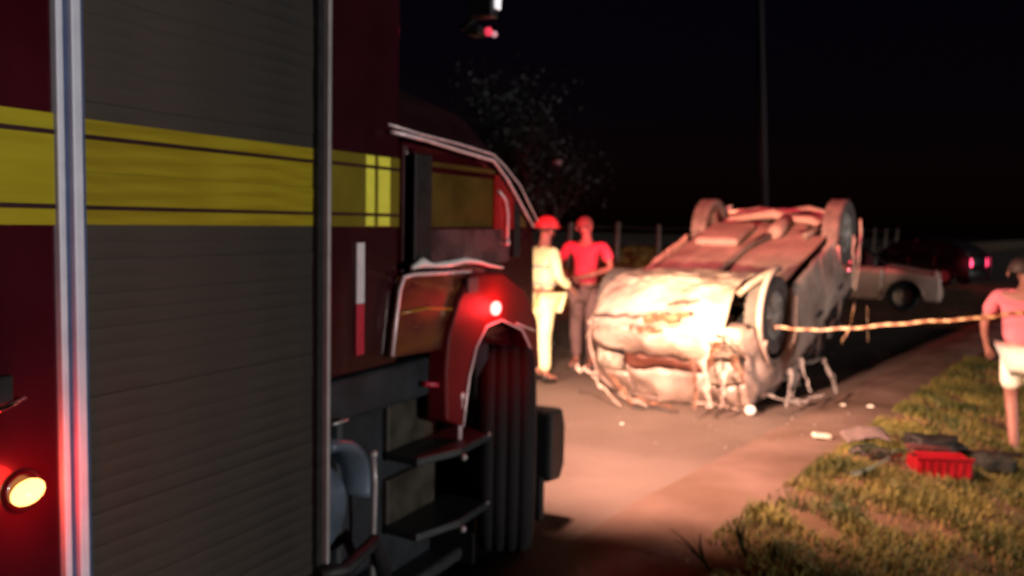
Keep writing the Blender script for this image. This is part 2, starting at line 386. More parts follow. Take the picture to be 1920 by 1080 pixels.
MB().tube([(kx, -.05, kz), (kx, -.045, kz-.2)], .012).ball((kx, -.05, kz), .02).build('cab_hand_rail', chrome_d, truck)
# front wheel, steered into line with the lens
wh = MB(); c = gnd(943, 1030)+Vector((0.01, .06, .53))
rt = .53
def wheel(parent, loc, r, wdt, ax, rmat, tmat, name='wheel', lugs=True, hub=.6, n=40):
    # spins about local x' = ax (unit vector); built about local y then turned
    q = Vector((0, 1, 0)).rotation_difference(Vector(ax)); hw = wdt/2
    prof = [(r*hub, -hw*.8), (r*.86, -hw), (r*.96, -hw*.93), (r, -hw*.7), (r*1.003, -hw*.5), (r*.994, -hw*.47), (r*.994, -hw*.38), (r*1.004, -hw*.35), (r*1.005, -hw*.08), (r*.994, -hw*.05), (r*.994, hw*.05), (r*1.005, hw*.08), (r*1.004, hw*.35), (r*.994, hw*.38), (r*.994, hw*.47), (r*1.003, hw*.5), (r, hw*.7), (r*.96, hw*.93), (r*.86, hw), (r*hub, hw*.8)]
    t = MB().lathe(prof, (0, 0, 0), n=n)
    if lugs:
        for k in range(n):
            a = 2*math.pi*k/n
            for s_ in (-1, 1):
                b0, b1 = s_*hw*.12, s_*hw*.9; da = .05
                vs = []
                for bb, off in ((b0, 0), (b1, da)):
                    for rr in (r*.99, r*1.006):
                        for e in (-.035, .035): vs.append((rr*math.cos(a+off+e), bb, rr*math.sin(a+off+e)))
                t.add(vs, [(0, 1, 3, 2), (4, 6, 7, 5), (2, 3, 7, 6), (0, 2, 6, 4), (1, 5, 7, 3)])
    w_ = bpy.data.objects.new('x', None)
    hubm = MB().lathe([(.001, hw*.55), (r*.12, hw*.6), (r*.16, hw*.3), (r*.3, hw*.2), (r*.5, hw*.25), (r*hub, hw*.75), (r*hub, -hw*.75), (r*.3, -hw*.3), (.001, -hw*.3)], (0, 0, 0), n=n)
    for k in range(5):
        a = 2*math.pi*k/5
        d0 = Vector((math.cos(a), 0, math.sin(a))); d1 = Vector((-math.sin(a), 0, math.cos(a)))*r*.07
        for s_ in (1,):
            pz = [d0*r*.12-d1, d0*r*.12+d1, d0*r*hub*.97+d1, d0*r*hub*.97-d1]
            hubm.add([v_+Vector((0, hw*.62, 0)) for v_ in pz]+[v_+Vector((0, hw*.3, 0)) for v_ in pz], [(0, 1, 2, 3), (0, 4, 5, 1), (1, 5, 6, 2), (2, 6, 7, 3), (3, 7, 4, 0)])
    ro = hubm.build(name, rmat, parent); ro.rotation_mode = 'QUATERNION'; ro.rotation_quaternion = q; ro.location = loc
    to = t.build('tyre', tmat, ro)
    bpy.data.objects.remove(w_)
    return ro
rel = c+nq*D
wl = wheel(truck, (rel.dot(dv), -(rel.dot(nq)), .53), .525, .28, (.43, -.903, 0), chassis, rubber, 'front_wheel', lugs=False, hub=.55)
MB().box(3.695, 3.71, .0, 1.6, .04, 1.0).build('wheel_well_wall', black_pl, truck)
MB().box(2.56, 4.45, .66, .7, .04, 1.1).build('inner_skirt', black_pl, truck)
# steps, mud flap, bumper
for k, (py0, zz) in enumerate(((830, .715), (965, .395))):
    tip = LT(905, py0-10, .1)[0]
    poly = [(3.10, .12), (3.08, -.06), (3.32, -.13), (3.62, -.12), (3.72, -.06), (3.70, .12)]
    n_ = len(poly)
    vs = [(x, y, zz) for x, y in poly]+[(x, y+.0, zz-.035) for x, y in poly]
    st = MB().add(vs, [tuple(range(n_)), tuple(range(n_, 2*n_))[::-1]]+[(i, (i+1) % n_, (i+1) % n_+n_, i+n_) for i in range(n_)]).build('step', step_m, truck, bevel=.008)
    MB().tube([(3.60, -.125, zz-.004), (3.70, -.075, zz+.006), (3.73, -.03, zz+.01)], .008).build('step_edge', mid_alu, st)
    MB().ball((3.34, -.135, zz-.045), .016).build('bolt', mid_alu, st)
    MB().box(3.1, 3.5, .10, .14, zz, zz+.2).build('step_riser', mat('rusty_grey_panel', (.04, .034, .026), .5, 0, .4, 8), truck, bevel=.01)
MB().tube([(3.22, 0, 1.0), (3.42, -.03, .96)], .012).build('step_lamp', red_ref, truck)
MB().prism([(3.02, .10), (3.02, .93), (3.10, .93), (3.46, .62), (3.52, .10)], .13, .5).build('step_well', chassis, truck, bevel=.01)
MB().box(3.08, 3.60, .0, .3, .10, .16).build('lower_step', step_m, truck, bevel=.02)
MB().prism([(4.40, .27), (4.40, .66), (4.58, .66), (4.62, .55), (4.62, .33), (4.56, .25)], -.1, 2.3).build('front_bumper', black_pl, truck, bevel=.025)
MB().box(4.36, 4.42, -.06, .35, .06, .30).build('mud_flap', rubber, truck, bevel=.006)
# roof light bar
def LB(px, py, inw):
    x, z_ = LT(px, py, -inw); return (x, inw, z_)
bar0 = LB(880, 52, .35)
lb = MB().box(bar0[0]+.02, bar0[0]+.14, .30, .40, bar0[2]-.03, bar0[2]+.02).build('light_bar', mat('black_bar', (.003, .003, .003), .8), truck, bevel=.02)

MB().ball((bar0[0]+.10, .287, bar0[2]-.005), .024).build('red_beacon', emit('beacon_red', (.9, .05, .10), .9), lb)
MB().ball((bar0[0]+.17, .287, bar0[2]-.005), .018).build('beacon_glint', emit('beacon_glint_m', (.7, .35, .4), .6), lb)
wp = LB(931, 4, .2)
MB().box(wp[0]-.06, wp[0]+.03, wp[1]+.0, wp[1]+.14, wp[2]-.08, wp[2]+.12).build('floodlight_housing', black_pl, lb, bevel=.01)
MB().box(wp[0]-.038, wp[0]+.022, wp[1]-.02, wp[1]-.002, wp[2]-.04, wp[2]+.075).build('floodlight_lens', emit('flood_lens', (.9, .85, .88), .9), lb, bevel=.01)
MB().tube([(bar0[0], .4, bar0[2]), (wp[0], wp[1]+.1, wp[2]-.06)], .015).build('bracket', black_pl, lb)
# headlamps face away from us, one each side of the front
carpt = Vector((2.1, 8.2, .75))
for yy in (.22, 1.95):
    MB().lathe([(.001, .02), (.08, .02), (.10, -.01), (.10, -.06)], (0, 0, 0), axis='x', n=24).build('headlamp', emit('headlamp_lens', (1, .9, .75), 4), truck).location = (4.49, yy, .95)
HL = TW(4.66, .10, .98)
lamp('headlamp_beam', 'SPOT', HL, 1250, (1, .62, .43), .035, aim=Vector((1.9, 8.5, .42)), cone=115, blend=.7, scale=(1, .26, 1))
lamp('headlamp_beam', 'SPOT', TW(4.66, 1.95, .98), 900, (1, .66, .45), .05, aim=Vector((5.0, 13, .35)), cone=105, blend=.8, scale=(1, .26, 1))
lamp('headlamp_high_beam', 'SPOT', HL+Vector((.03, 0, .02)), 2900, (1, .78, .38), .03, aim=aty(1345, 515, 8.4), cone=29, blend=1)
FL = TW(wp[0]+.16, wp[1]-.12, wp[2])
lamp('floodlight_beam', 'SPOT', FL, 2000, (1, .55, .42), .10, aim=Vector((1.8, 7.0, 0)), cone=90, blend=.8)
lamp('red_beacon_light', 'SPOT', TW(bar0[0]+.5, .1, bar0[2]), 3600, (1, .04, .09), .06, aim=Vector((2.0, 10, 2.15)), cone=66, blend=.7, scale=(1, .42, 1))

# ------------------------------------------------------------------ cars
def build_car(root, sp, paint, crumple=None, under=True, detail=True, glassmat=None, lights=None):
    gm = glassmat or glass
    L, W = sp['L'], sp['W']; wr = sp['wr']; ax = sp['ax']; prof = sp['prof']; belt = sp['belt']
    cr = crumple or (lambda v: v)
    def lin(tab, x):
        for (a, za), (b, zb) in zip(tab, tab[1:]):
            if x <= b: return za+(zb-za)*max(0, min(1, (x-a)/(b-a)))
        return tab[-1][1]
    zb = lambda x: lin(belt, x); zt = lambda x: lin(prof, x)
    def wid(x):
        e = min(x, L-x); k = min(1, e/.55); return W*(.86+.14*math.sin(k*math.pi/2))
    def zlow(x):
        z_ = sp['sill']
        for a in ax:
            d_ = abs(x-a); ra = wr*1.28
            if d_ < ra: z_ = max(z_, wr+math.sqrt(ra*ra-d_*d_))
        return z_
    def sidef(s, xa, xb):
        def f_(u, v):
            x = xa+(xb-xa)*u; z0, z1 = zlow(x), zb(x); z0 = min(z0, z1-.03); z_ = z0+(z1-z0)*v
            y = wid(x)*(1-.06*((z_-.62)/.45)**2)
            return cr(Vector((x, s*y, z_)))
        return f_
    def ghf(s, xa, xb, ins=.0, v0=0, v1=1):
        def f_(u, v):
            x = xa+(xb-xa)*u; v = v0+(v1-v0)*v; z0, z1 = zb(x), zt(x); z_ = z0+(z1-z0)*v
            y = wid(x)*.955-(wid(x)*.955-W*.74)*v*min(1, (z1-z0)/.45)-ins
            return cr(Vector((x, s*y, z_)))
        return f_
    segs = sp['segs']
    for s in (-1, 1):
        for (nm, xa, xb) in segs:
            o = MB().grid(sidef(s, xa+.006, xb-.006), max(8, int((xb-xa)*24)), 10).build(nm, paint, root, solid=.012)
            if nm.endswith('door') and detail:
                xh = xb-.2; MB().box(xh-.08, xh+.06, s*(W*.995), s*(W*.995+.03), .80, .83).build('handle', black_pl, o, bevel=.005)
        for (xa, xb) in sp['wins']:
            MB().grid(ghf(s, xa+.03, xb-.03, .01, .04, .9), 8, 5).build('side_window', gm, root, solid=.006)
        for (xa, xb) in sp['pillars']:
            MB().grid(ghf(s, xa, xb), 3, 6).build('pillar', paint if crumple else black_pl, root, solid=.02)
        for a in ax:
            pts = [cr(Vector((a+wr*1.27*math.cos(t), s*(wid(a)*.985+.008), wr+wr*1.27*math.sin(t)))) for t in [math.pi*(k/16) for k in range(17)]]
            MB().tube(pts, .016, 8).build('arch_trim', paint, root)
    wd, rs = sp['hood'], sp['roof']
    def top(xa, xb, wf, crown=.03):
        def f_(u, v):
            x = xa+(xb-xa)*u; y = (v*2-1); z_ = zt(x)+crown*(1-y*y)-.02
            return cr(Vector((x, y*wf(x), z_)))
        return f_
    roofw = lambda x: W*.74+(wid(x)*.955-W*.74)*(1-min(1, (zt(x)-zb(x))/.45))
    MB().grid(top(wd[0], wd[1], lambda x: wid(x)*.94), 20, 16).build('bonnet', paint, root, solid=.012)
    MB().grid(top(wd[1]+.02, rs[0], roofw), 8, 12).build('windscreen', gm, root, solid=.008)
    MB().grid(top(rs[0], rs[1], roofw), 20, 14).build('roof', paint, root, solid=.014)
    MB().grid(top(rs[1]+.01, L-.04, roofw), 8, 12).build('rear_window', gm, root, solid=.008)
    # front and rear faces
    def face(x0, z0, z1, y0, y1, bulge, sgn):
        def f_(u, v):
            y = y0+(y1-y0)*u; z_ = z0+(z1-z0)*v; k = y/W
            x = x0+sgn*(bulge*math.sin(v*math.pi)-.16*k*k*1.0-.03*(v))
            return cr(Vector((x, y, z_)))
        return f_
    zh = zt(.06)
    Wf = W*.87
    MB().grid(face(.0, sp['sill']-.02, .56, -Wf, Wf, .05, -1), 24, 8).build('front_bumper', paint, root, solid=.02)
    MB().grid(face(.02, .575, .68, -Wf*.55, Wf*.55, .0, -1), 16, 4).build('grille', black_pl if not crumple else mat('broken_grille', (.10, .03, .02), .5), root, solid=.012)
    for s in (-1, 1):
        MB().grid(face(.01, .60, .80, s*Wf*.57, s*Wf*.98, .03, -1), 8, 6).build('headlamp', mat('headlamp_glass', (.8, .75, .7), .15, 0, .1, 12, 0, 1) if not crumple else mat('broken_lamp', (.35, .27, .22), .3, 0, .5, 14, .2), root, solid=.01)
        MB().grid(face(L-.02, .60, .85, s*Wf*.7, s*Wf*.99, .02, 1), 6, 6).build('tail_lamp', lights or mat('tail_lamp_red', (.35, .01, .01), .2, 0, .1, 12, 0, 1), root, solid=.01)
    MB().grid(face(.03, .69, zh-.02, -Wf*.56, Wf*.56, .015, -1), 16, 6).build('nose_panel', paint, root, solid=.012)
    MB().grid(face(.03, .81, zh-.02, -Wf, -Wf*.57, .01, -1), 8, 4).build('nose_corner', paint, root, solid=.012)
    MB().grid(face(.03, .81, zh-.02, Wf*.57, Wf, .01, -1), 8, 4).build('nose_corner', paint, root, solid=.012)
    MB().grid(face(L, sp['sill']+.03, .58, -Wf, Wf, .04, 1), 20, 6).build('rear_bumper', paint, root, solid=.02)
    MB().grid(face(L-.02, .59, zb(L)-.01, -Wf*.69, Wf*.69, .02, 1), 16, 6).build('tailgate', paint, root, solid=.012)
    # inside darkness: a real cabin tub
    MB().box(.25, L-.3, -W*.80, W*.80, sp['sill']+.06, zb(1.5)-.12).build('cabin_tub', black_pl, root)
    for i, a in enumerate(ax):
        for s in (-1, 1):
            wheel(root, (a, s*(W-.115), wr), wr, .19, (0, s, 0), rim_m, rubber if not crumple else mat('dusty_rubber', (.10, .075, .07), .8, 0, .3, 10, .2), 'wheel', lugs=bool(crumple), hub=.62, n=32)
    return dict(cr=cr, wid=wid, zt=zt, zb=zb)

# ---- the overturned car
TH = math.asin(.335); eh = Vector((.588, .809, 0))
ux = eh*math.cos(TH)+Vector((0, 0, math.sin(TH))); wz = eh*math.sin(TH)-Vector((0, 0, math.cos(TH))); vy = wz.cross(ux)
AH = .99
wreck = empty('overturned_car', (0, 0, 0), 0, 'wrecked silver car lying upside down on the road, wheels in the air', 'car')
tgt = Vector((2.37, 8.12, 0))
Wc = .88
O = tgt-eh*(.7*math.cos(TH)+.33*math.sin(TH))-Vector((vy.x, vy.y, 0))*(Wc-.1); O.z = AH
mw = Matrix.Identity(4)
for i in range(3): mw[i][0], mw[i][1], mw[i][2], mw[i][3] = ux[i], vy[i], wz[i], O[i]
wreck.matrix_world = mw
def crump(v):
    a = .010+.04*max(0, (v.z-.75)/.6)+.022*max(0, 1-v.x/.8)
    n3 = Vector((NZ(v+Vector((3, 1, 7)), 3.1), NZ(v+Vector((9, 4, 2)), 3.1), NZ(v+Vector((5, 8, 1)), 3.1)))
    n4 = Vector((NZ(v+Vector((1, 1, 7)), 9), NZ(v+Vector((2, 4, 2)), 9), NZ(v+Vector((5, 2, 1)), 9)))
    v = v+n3*a*1.7+n4*a*.6
    rg = .055*max(0, 1-v.x/1.3)+.015
    v = v+n3.normalized()*rg*(abs(NZ(v+Vector((2, 2, 2)), 4.5))*1.6-.35)
    if v.z > .6 and v.x < .9: v.x += .10*((v.z-.6)/.5)**2*(1-v.x/.9); v.y *= 1-.06*((v.z-.6)/.5)**2
    hw = mw @ v
    if hw.z < .02: v = mwi @ Vector((hw.x, hw.y, .02+.01*NZ(v, 6)))
    return v
mwi = mw.inverted()
sp_w = dict(L=3.55, W=Wc, wr=.36, ax=(.7, 2.98), sill=.25,
    prof=[(0, 1.08), (.06, 1.10), (.95, 1.16), (1.45, 1.56), (2.2, 1.60), (3.2, 1.52), (3.62, 1.0)],
    belt=[(0, 1.02), (.95, 1.08), (2.0, 1.05), (3.2, 1.06), (3.62, .98)],
    segs=[('front_fender', .03, 1.08), ('front_door', 1.08, 1.98), ('rear_door', 1.98, 2.72), ('rear_quarter', 2.72, 3.6)],
    wins=[(1.3, 1.95), (2.05, 2.7), (2.8, 3.3)], pillars=[(1.05, 1.3), (1.95, 2.05), (2.7, 2.8), (3.25, 3.55)],
    hood=(.04, .95), roof=(1.45, 3.2))
build_car(wreck, sp_w, car_silver, crump)
# underside
def floor_fn(u, v):
    x = .12+u*3.35; y = (v*2-1)*.74; z_ = .27+.05*NZ((x*1.2, y*1.2, 5))
    z_ += .05*math.exp(-(y/.13)**2)                       # tunnel
    z_ -= .03*math.exp(-((abs(y)-.45)/.05)**2)*(1 if .6 < x < 2.8 else 0)
    for a in (.7, 3.05):
        k = math.exp(-((x-a)/.30)**4)*(1/(1+math.exp(-(abs(y)-.46)/.02))); z_ += .28*k
    if x > 2.9: z_ += .06*(x-2.9)
    return (x, y, z_)
MB().grid(floor_fn, 70, 40).build('floor_pan', under_m, wreck, solid=.01)
def shield(u, v):
    x = -.03+1.42*u; y = -.84+1.44*v
    z_ = .27 if 0 else (.30-.29*math.sin(min(1, u/.42)*math.pi/2) if u < .42 else .01+.25*((u-.42)/.58)**1.6)
    e = max(0, (-y-.55)/.29); z_ += .16*e*e*e
    x += .10*(abs(y)/.84)**3*(1-u)
    z_ += .022*NZ((x*2.4, y*2.4, 2))+.006*NZ((x*9, y*9, 2))
    k_ = abs(NZ((x*3.3, y*3.3, 8)))+.5*abs(NZ((x*8, y*8, 4))); z_ += .075*(k_-.3); x += .03*NZ((x*6, y*6, 14))
    return (x, y, z_)
MB().grid(shield, 60, 60).build('splash_shield', car_silver, wreck, solid=.012)
MB().grid(lambda u, v: (.30+.80*u, .60+.26*v, .0+.02*NZ((u*3, v*3, 0))+.30*abs(u-.5)**1.5*2-.01), 16, 6).build('arch_lip', car_silver, wreck, solid=.012) if 0 else None
ringp = [(.7+.42*math.cos(t), .845, .36+.43*math.sin(t)) for t in [math.pi*2*k/40 for k in range(-2, 34)]]
MB().tube(ringp, .028, 8).build('bent_arch_ring', car_silver, wreck)
MB().tube([(.42, .62, .05), (.5, .72, -.03), (.7, .80, -.05), (.95, .80, .0)], .03, 8).build('arch_lip', car_silver, wreck)
MB().ball((.62, .08, .30), (.26, .24, .09), 18).build('engine_sump', under_d, wreck)
MB().box(.42, .95, -.5, -.16, .2, .3).build('gearbox', under_d, wreck, bevel=.04)
MB().tube([(.8, .1, .22), (1.3, .02, .235), (2.1, .04, .235), (2.5, .2, .22)], .028).build('exhaust_pipe', under_d, wreck)
MB().tube([(2.45, .22, .2), (2.5, .22, .2), (2.86, .22, .2), (2.9, .22, .2)], [.05, .085, .085, .05], 16).build('muffler', under_m, wreck)
MB().box(2.15, 2.75, -.6, -.08, .17, .27).build('fuel_tank', under_m, wreck, bevel=.05)
MB().tube([(3.0, -.62, .32), (2.96, -.45, .22), (2.92, -.15, .16), (2.95, .05, .14), (2.92, .25, .19), (2.98, .45, .22), (3.02, .62, .32)], [.05, .05, .045, .06, .045, .05, .05], 10).build('rear_axle', under_m, wreck)
MB().tube([(3.35, -.55, .28), (3.4, -.3, .24), (3.38, 0, .27), (3.42, .3, .23), (3.36, .58, .29)], .035).build('rear_crossmember', under_m, wreck)
MB().tube([(.38, -.55, .3), (.34, -.2, .2), (.34, .3, .2), (.4, .55, .3)], .04).build('front_crossmember', under_m, wreck)
for s in (-1, 1):
    MB().tube([(.45, s*.25, .24), (.7, s*.5, .27), (.7, s*.66, .31)], [.035, .028, .03]).build('control_arm', under_d, wreck)
    MB().tube([(2.5, s*.55, .24), (3.02, s*.6, .28)], .035).build('trailing_arm', under_d, wreck)
    MB().tube([(3.05, s*.52, .3), (3.1, s*.5, .55)], .05).build('spring', under_d, wreck)
# ripped trim about the nose and the crushed cabin side
random.seed(8)
def hang(px, py, px2, py2, y0, y1, r, m=None, name='torn_trim'):
    a, b = aty(px, py, y0), aty(px2, py2, y1)
    a.z = max(a.z, .03); b.z = max(b.z, .02)
    d_ = (b-a).normalized(); sd_ = d_.cross(Vector((random.uniform(-.4, .4), 1, random.uniform(-.4, .4)))).normalized(); sc = random.random()*50
    n_ = 9; vs = []
    for k in range(n_+1):
        c_ = a.lerp(b, k/n_)+Vector((NZ((k*.6, sc, 0)), NZ((k*.6, sc, 3)), NZ((k*.6, sc, 6))))*r*2.0*(0 < k < n_)
        w_ = r*(.35+1.3*abs(NZ((k*.8, sc, 9))))*2*(1-.5*k/n_)
        for j in (-1, 0, 1): vs.append(mwi @ (c_+sd_*w_*j+sd_.cross(d_)*r*.6*(j == 0)))
    return MB().add(vs, [(3*k+j, 3*k+j+1, 3*k+j+4, 3*k+j+3) for k in range(n_) for j in (0, 1)], False).build(name, m or car_silver, wreck, solid=.004)
dk = mat('dark_gap_shade', (.03, .02, .015), .7)  # dark strips put in for shade in nose gaps and at ground contact
hang(1345, 622, 1372, 655, 7.55, 7.55, .012, dk, 'dark_gap_strip')
hang(1368, 648, 1392, 672, 7.55, 7.55, .010, dk, 'dark_gap_strip')
hang(1250, 570, 1300, 568, 7.9, 7.75, .012, dk, 'dark_gap_strip')
hang(1112, 592, 1200, 594, 8.22, 7.95, .014, dk, 'dark_gap_strip')
hang(1185, 770, 1272, 772, 8.0, 7.85, .012, dk, 'dark_gap_strip')
hang(1205, 600, 1290, 590, 7.95, 7.78, .035, mat('broken_red_lens', (.42, .07, .04), .3, 0, .3, 12), 'broken_lens')
hang(1180, 618, 1240, 622, 7.98, 7.85, .028, mat('broken_red_lens', (.42, .07, .04), .3), 'broken_lens')
for a in ((1297, 670, 1304, 770), (1318, 640, 1330, 765), (1362, 680, 1350, 765), (1345, 640, 1330, 690), (1375, 665, 1395, 720)):
    hang(*a, 7.62, 7.55, random.uniform(.018, .030), random.choice((None, mat('rust_brown_metal', (.16, .07, .04), .6, 0, .4, 12, .3))))
for a in ((1110, 705, 1165, 772), (1140, 700, 1190, 770), (1160, 735, 1215, 765), (1190, 745, 1260, 765)):
    hang(*a, 8.25, 8.0, random.uniform(.010, .020), random.choice((None, MATS['rust_brown_metal'])))
hang(1078, 690, 1120, 700, 8.4, 8.2, .02)
for a in ((1482, 690, 1475, 765), (1500, 700, 1480, 760), (1545, 672, 1568, 738), (1562, 700, 1568, 735), (1485, 755, 1545, 740), (1440, 740, 1500, 758), (1500, 672, 1520, 735)):
    hang(*a, 7.95+(a[0]-1480)*.006, 7.85+(a[0]-1480)*.006, random.uniform(.009, .016), mat('bent_trim', (.20, .17, .16), .5), 'bent_window_frame')
mr = MB().ball((0, 0, 0), (.05, .05, .045), 14); p_ = gnd(1405, 778)
tag(mr.build('mirror_cap', mat('white_plastic', (.9, .8, .72), .4)), 'small round white mirror cap on the road at the car nose', 'mirror cap').location = (p_.x, p_.y-.03, .05)
# trailing lining at the car's far side
for a in ((1600, 440, 1600, 540), (1612, 455, 1604, 545)):
    hang(*a, 9.5, 9.3, .010, mat('bent_trim', (.2, .17, .16)), 'hanging_brake_hose' if a[0] == 1600 else 'hanging_trim')

# ---- parked cars beyond
sp_p = dict(L=3.9, W=.82, wr=.29, ax=(.72, 3.15), sill=.22,
    prof=[(0, .72), (.06, .78), (1.05, .93), (1.7, 1.38), (2.3, 1.42), (3.2, 1.34), (3.9, .95)],
    belt=[(0, .70), (1.05, .88), (2.0, .90), (3.2, .93), (3.9, .93)],
    segs=[('front_fender', .03, 1.12), ('front_door', 1.12, 2.1), ('rear_door', 2.1, 2.9), ('rear_quarter', 2.9, 3.88)],
    wins=[(1.5, 2.1), (2.15, 2.85), (2.95, 3.4)], pillars=[(1.25, 1.5), (2.08, 2.17), (2.85, 2.95), (3.4, 3.8)],
    hood=(.04, 1.05), roof=(1.7, 3.2))
pc = gnd(1771, 585)
car2 = empty('parked_car', pc, R(180-24), 'pale silver parked car facing right, behind the striped tape', 'car')
build_car(car2, sp_p, mat('pale_car_paint', (.50, .33, .27), .4, .1, .1, 4, 0, .3), None, lights=None)
car2.location = (pc.x, pc.y+.2, .02)
pd = gnd(1876, 548)
car3 = empty('parked_car', (0, 0, 0), R(-50), 'black parked car seen beyond the pale one, with a lit red tail lamp', 'car')
build_car(car3, sp_p, mat('black_car_paint', (.004, .004, .006), .35, 0, .1, 4, 0, .8), None, lights=emit('lit_tail_lamp', (1, .05, .14), 7))
p3 = aty(1868, 486, 26); car3.location = (p3.x-.2-3.9*math.cos(R(-50)), 26.4-3.9*math.sin(R(-50)), .02)

# ------------------------------------------------------------------ people
def skin_obj(name, joints, edges, root, m, parent, sub=2):
    names = list(joints); idx = {n: i for i, n in enumerate(names)}
    me = bpy.data.meshes.new(name); me.from_pydata([joints[n][0] for n in names], [(idx[a], idx[b]) for a, b in edges], [])
    me.materials.append(m)
    o = bpy.data.objects.new(name, me); COL.objects.link(o); o.parent = parent
    q = o.modifiers.new('skin', 'SKIN'); q.use_smooth_shade = True; q.branch_smoothing = .6
    sv = me.skin_vertices[0].data
    for n in names:
        r = joints[n][1]; sv[idx[n]].radius = (r, r) if not isinstance(r, tuple) else r
        sv[idx[n]].use_root = (n == root)
    q = o.modifiers.new('sub', 'SUBSURF'); q.levels = q.render_levels = sub
    return o
def person(root, h, skin, shirt, trouser, pose, shorts=False, sleeve='short', hair=None, shoe=None, helmet=None, bulk=1.0):
    """local frame: faces +y, feet at z 0; pose overrides joints (fractions of height)"""
    J = dict(pel=(0, 0, .53), sp=(0, -.005, .62), ch=(0, 0, .73), nb=(0, -.01, .825), nk=(0, 0, .865), hd=(0, .01, .915), ht=(0, .005, .96),
             sl=(-.105, 0, .80), el=(-.135, -.02, .635), wl=(-.14, .03, .49), hl=(-.14, .045, .445),
             sr=(.105, 0, .80), er=(.135, -.02, .635), wr=(.14, .03, .49), hr=(.14, .045, .445),
             pl=(-.05, 0, .50), kl=(-.055, .01, .285), al=(-.055, -.01, .05), tl=(-.06, .07, .018),
             pr=(.05, 0, .50), kr=(.055, .01, .285), ar=(.055, -.01, .05), tr=(.06, .07, .018))
    J.update(pose); V = {k: Vector(v)*h for k, v in J.items()}; s = h/1.75
    rad = dict(pel=(.15, .105), sp=(.135, .095), ch=(.16, .11), nb=(.085, .07), nk=.055, hd=(.078, .092), ht=(.068, .08), sl=.055, el=.042, wl=.028, hl=(.034, .022),
               sr=.055, er=.042, wr=.028, hr=(.034, .022), pl=.088, kl=.058, al=.042, tl=.032, pr=.088, kr=.058, ar=.042, tr=.032)
    rad = {k: (tuple(x*s for x in v) if isinstance(v, tuple) else v*s) for k, v in rad.items()}
    j = {k: (V[k], rad[k]) for k in V}
    ed = [('pel', 'sp'), ('sp', 'ch'), ('ch', 'nb'), ('nb', 'nk'), ('nk', 'hd'), ('hd', 'ht'), ('ch', 'sl'), ('sl', 'el'), ('el', 'wl'), ('wl', 'hl'), ('ch', 'sr'), ('sr', 'er'), ('er', 'wr'), ('wr', 'hr'),
          ('pel', 'pl'), ('pl', 'kl'), ('kl', 'al'), ('al', 'tl'), ('pel', 'pr'), ('pr', 'kr'), ('kr', 'ar'), ('ar', 'tr')]
    j['nose'] = (V['hd']+Vector((0, .095*s, -.01*s)), .012*s); ed.append(('hd', 'nose'))
    for sd_ in 'lr':
        hd_, wr_ = V['h'+sd_], V['w'+sd_]; d_ = (hd_-wr_).normalized(); side_ = d_.cross(Vector((0, 1, 0))).normalized()
        for k in range(4):
            a = hd_+side_*(k-1.5)*.019*s; L_ = (.052, .064, .06, .046)[k]*s
            j[f'f{sd_}{k}a'] = (a+d_*.035*s, .0085*s); j[f'f{sd_}{k}b'] = (a+d_*(.035*s+L_)+Vector((0, .012, 0))*s, .007*s)
            ed += [('h'+sd_, f'f{sd_}{k}a'), (f'f{sd_}{k}a', f'f{sd_}{k}b')]
        sg = -1 if sd_ == 'l' else 1
        j[f't{sd_}a'] = (wr_.lerp(hd_, .6)+Vector((-sg*.012, .04, 0))*s, .010*s); j[f't{sd_}b'] = (hd_+Vector((-sg*.012, .06, -.02))*s, .008*s)
        ed += [('w'+sd_, f't{sd_}a'), (f't{sd_}a', f't{sd_}b')]
    body = skin_obj('body', j, ed, 'pel', skin, root)
    # shirt
    gr = 1.16
    def G(k, f_=gr): r = rad[k]; return (V[k], tuple(x*f_ for x in r) if isinstance(r, tuple) else r*f_)
    js = {'pel': (V['pel']+Vector((0, 0, .0)), tuple(x*1.12*bulk for x in rad['pel'])), 'sp': G('sp', 1.28*bulk), 'ch': G('ch', 1.2*bulk), 'nb': (V['nb'], tuple(x*1.15 for x in rad['nb']))}
    es = [('pel', 'sp'), ('sp', 'ch'), ('ch', 'nb')]
    for sd_ in 'lr':
        js['s'+sd_] = G('s'+sd_, 1.35); e_ = 'e'+sd_
        if sleeve == 'short': js[e_] = (V['s'+sd_].lerp(V[e_], .75), rad[e_]*1.6); es += [('ch', 's'+sd_), ('s'+sd_, e_)]
        else:
            js[e_] = G(e_, 1.45); js['w'+sd_] = (V['w'+sd_], rad['w'+sd_]*1.7); es += [('ch', 's'+sd_), ('s'+sd_, e_), (e_, 'w'+sd_)]
    skin_obj('shirt' if sleeve == 'short' else 'jacket', js, es, 'ch', shirt, root)
    jt = {'pel': (V['pel']-Vector((0, 0, .01*s)), tuple(x*1.16*bulk for x in rad['pel']))}; et = []
    for sd_ in 'lr':
        jt['p'+sd_] = G('p'+sd_, 1.2)
        if shorts: jt['k'+sd_] = (V['p'+sd_].lerp(V['k'+sd_], .85), rad['k'+sd_]*1.6); et += [('pel', 'p'+sd_), ('p'+sd_, 'k'+sd_)]
        else: jt['k'+sd_] = G('k'+sd_, 1.35); jt['a'+sd_] = (V['a'+sd_]+Vector((0, 0, .03*s)), rad['a'+sd_]*1.55); et += [('pel', 'p'+sd_), ('p'+sd_, 'k'+sd_), ('k'+sd_, 'a'+sd_)]
    skin_obj('shorts' if shorts else 'trousers', jt, et, 'pel', trouser, root)
    for sd_ in 'lr':
        a, t_ = V['a'+sd_], V['t'+sd_]
        skin_obj('shoe' if shorts else 'boot', {'a': (a+Vector((0, 0, .02*s)), .052*s), 'h': (a+Vector((0, -.02*s, -.05*s)), .045*s), 't': (t_, .042*s)}, [('a', 'h'), ('h', 't')], 'a', shoe, root)
    H_ = V['hd']
    hb = MB()
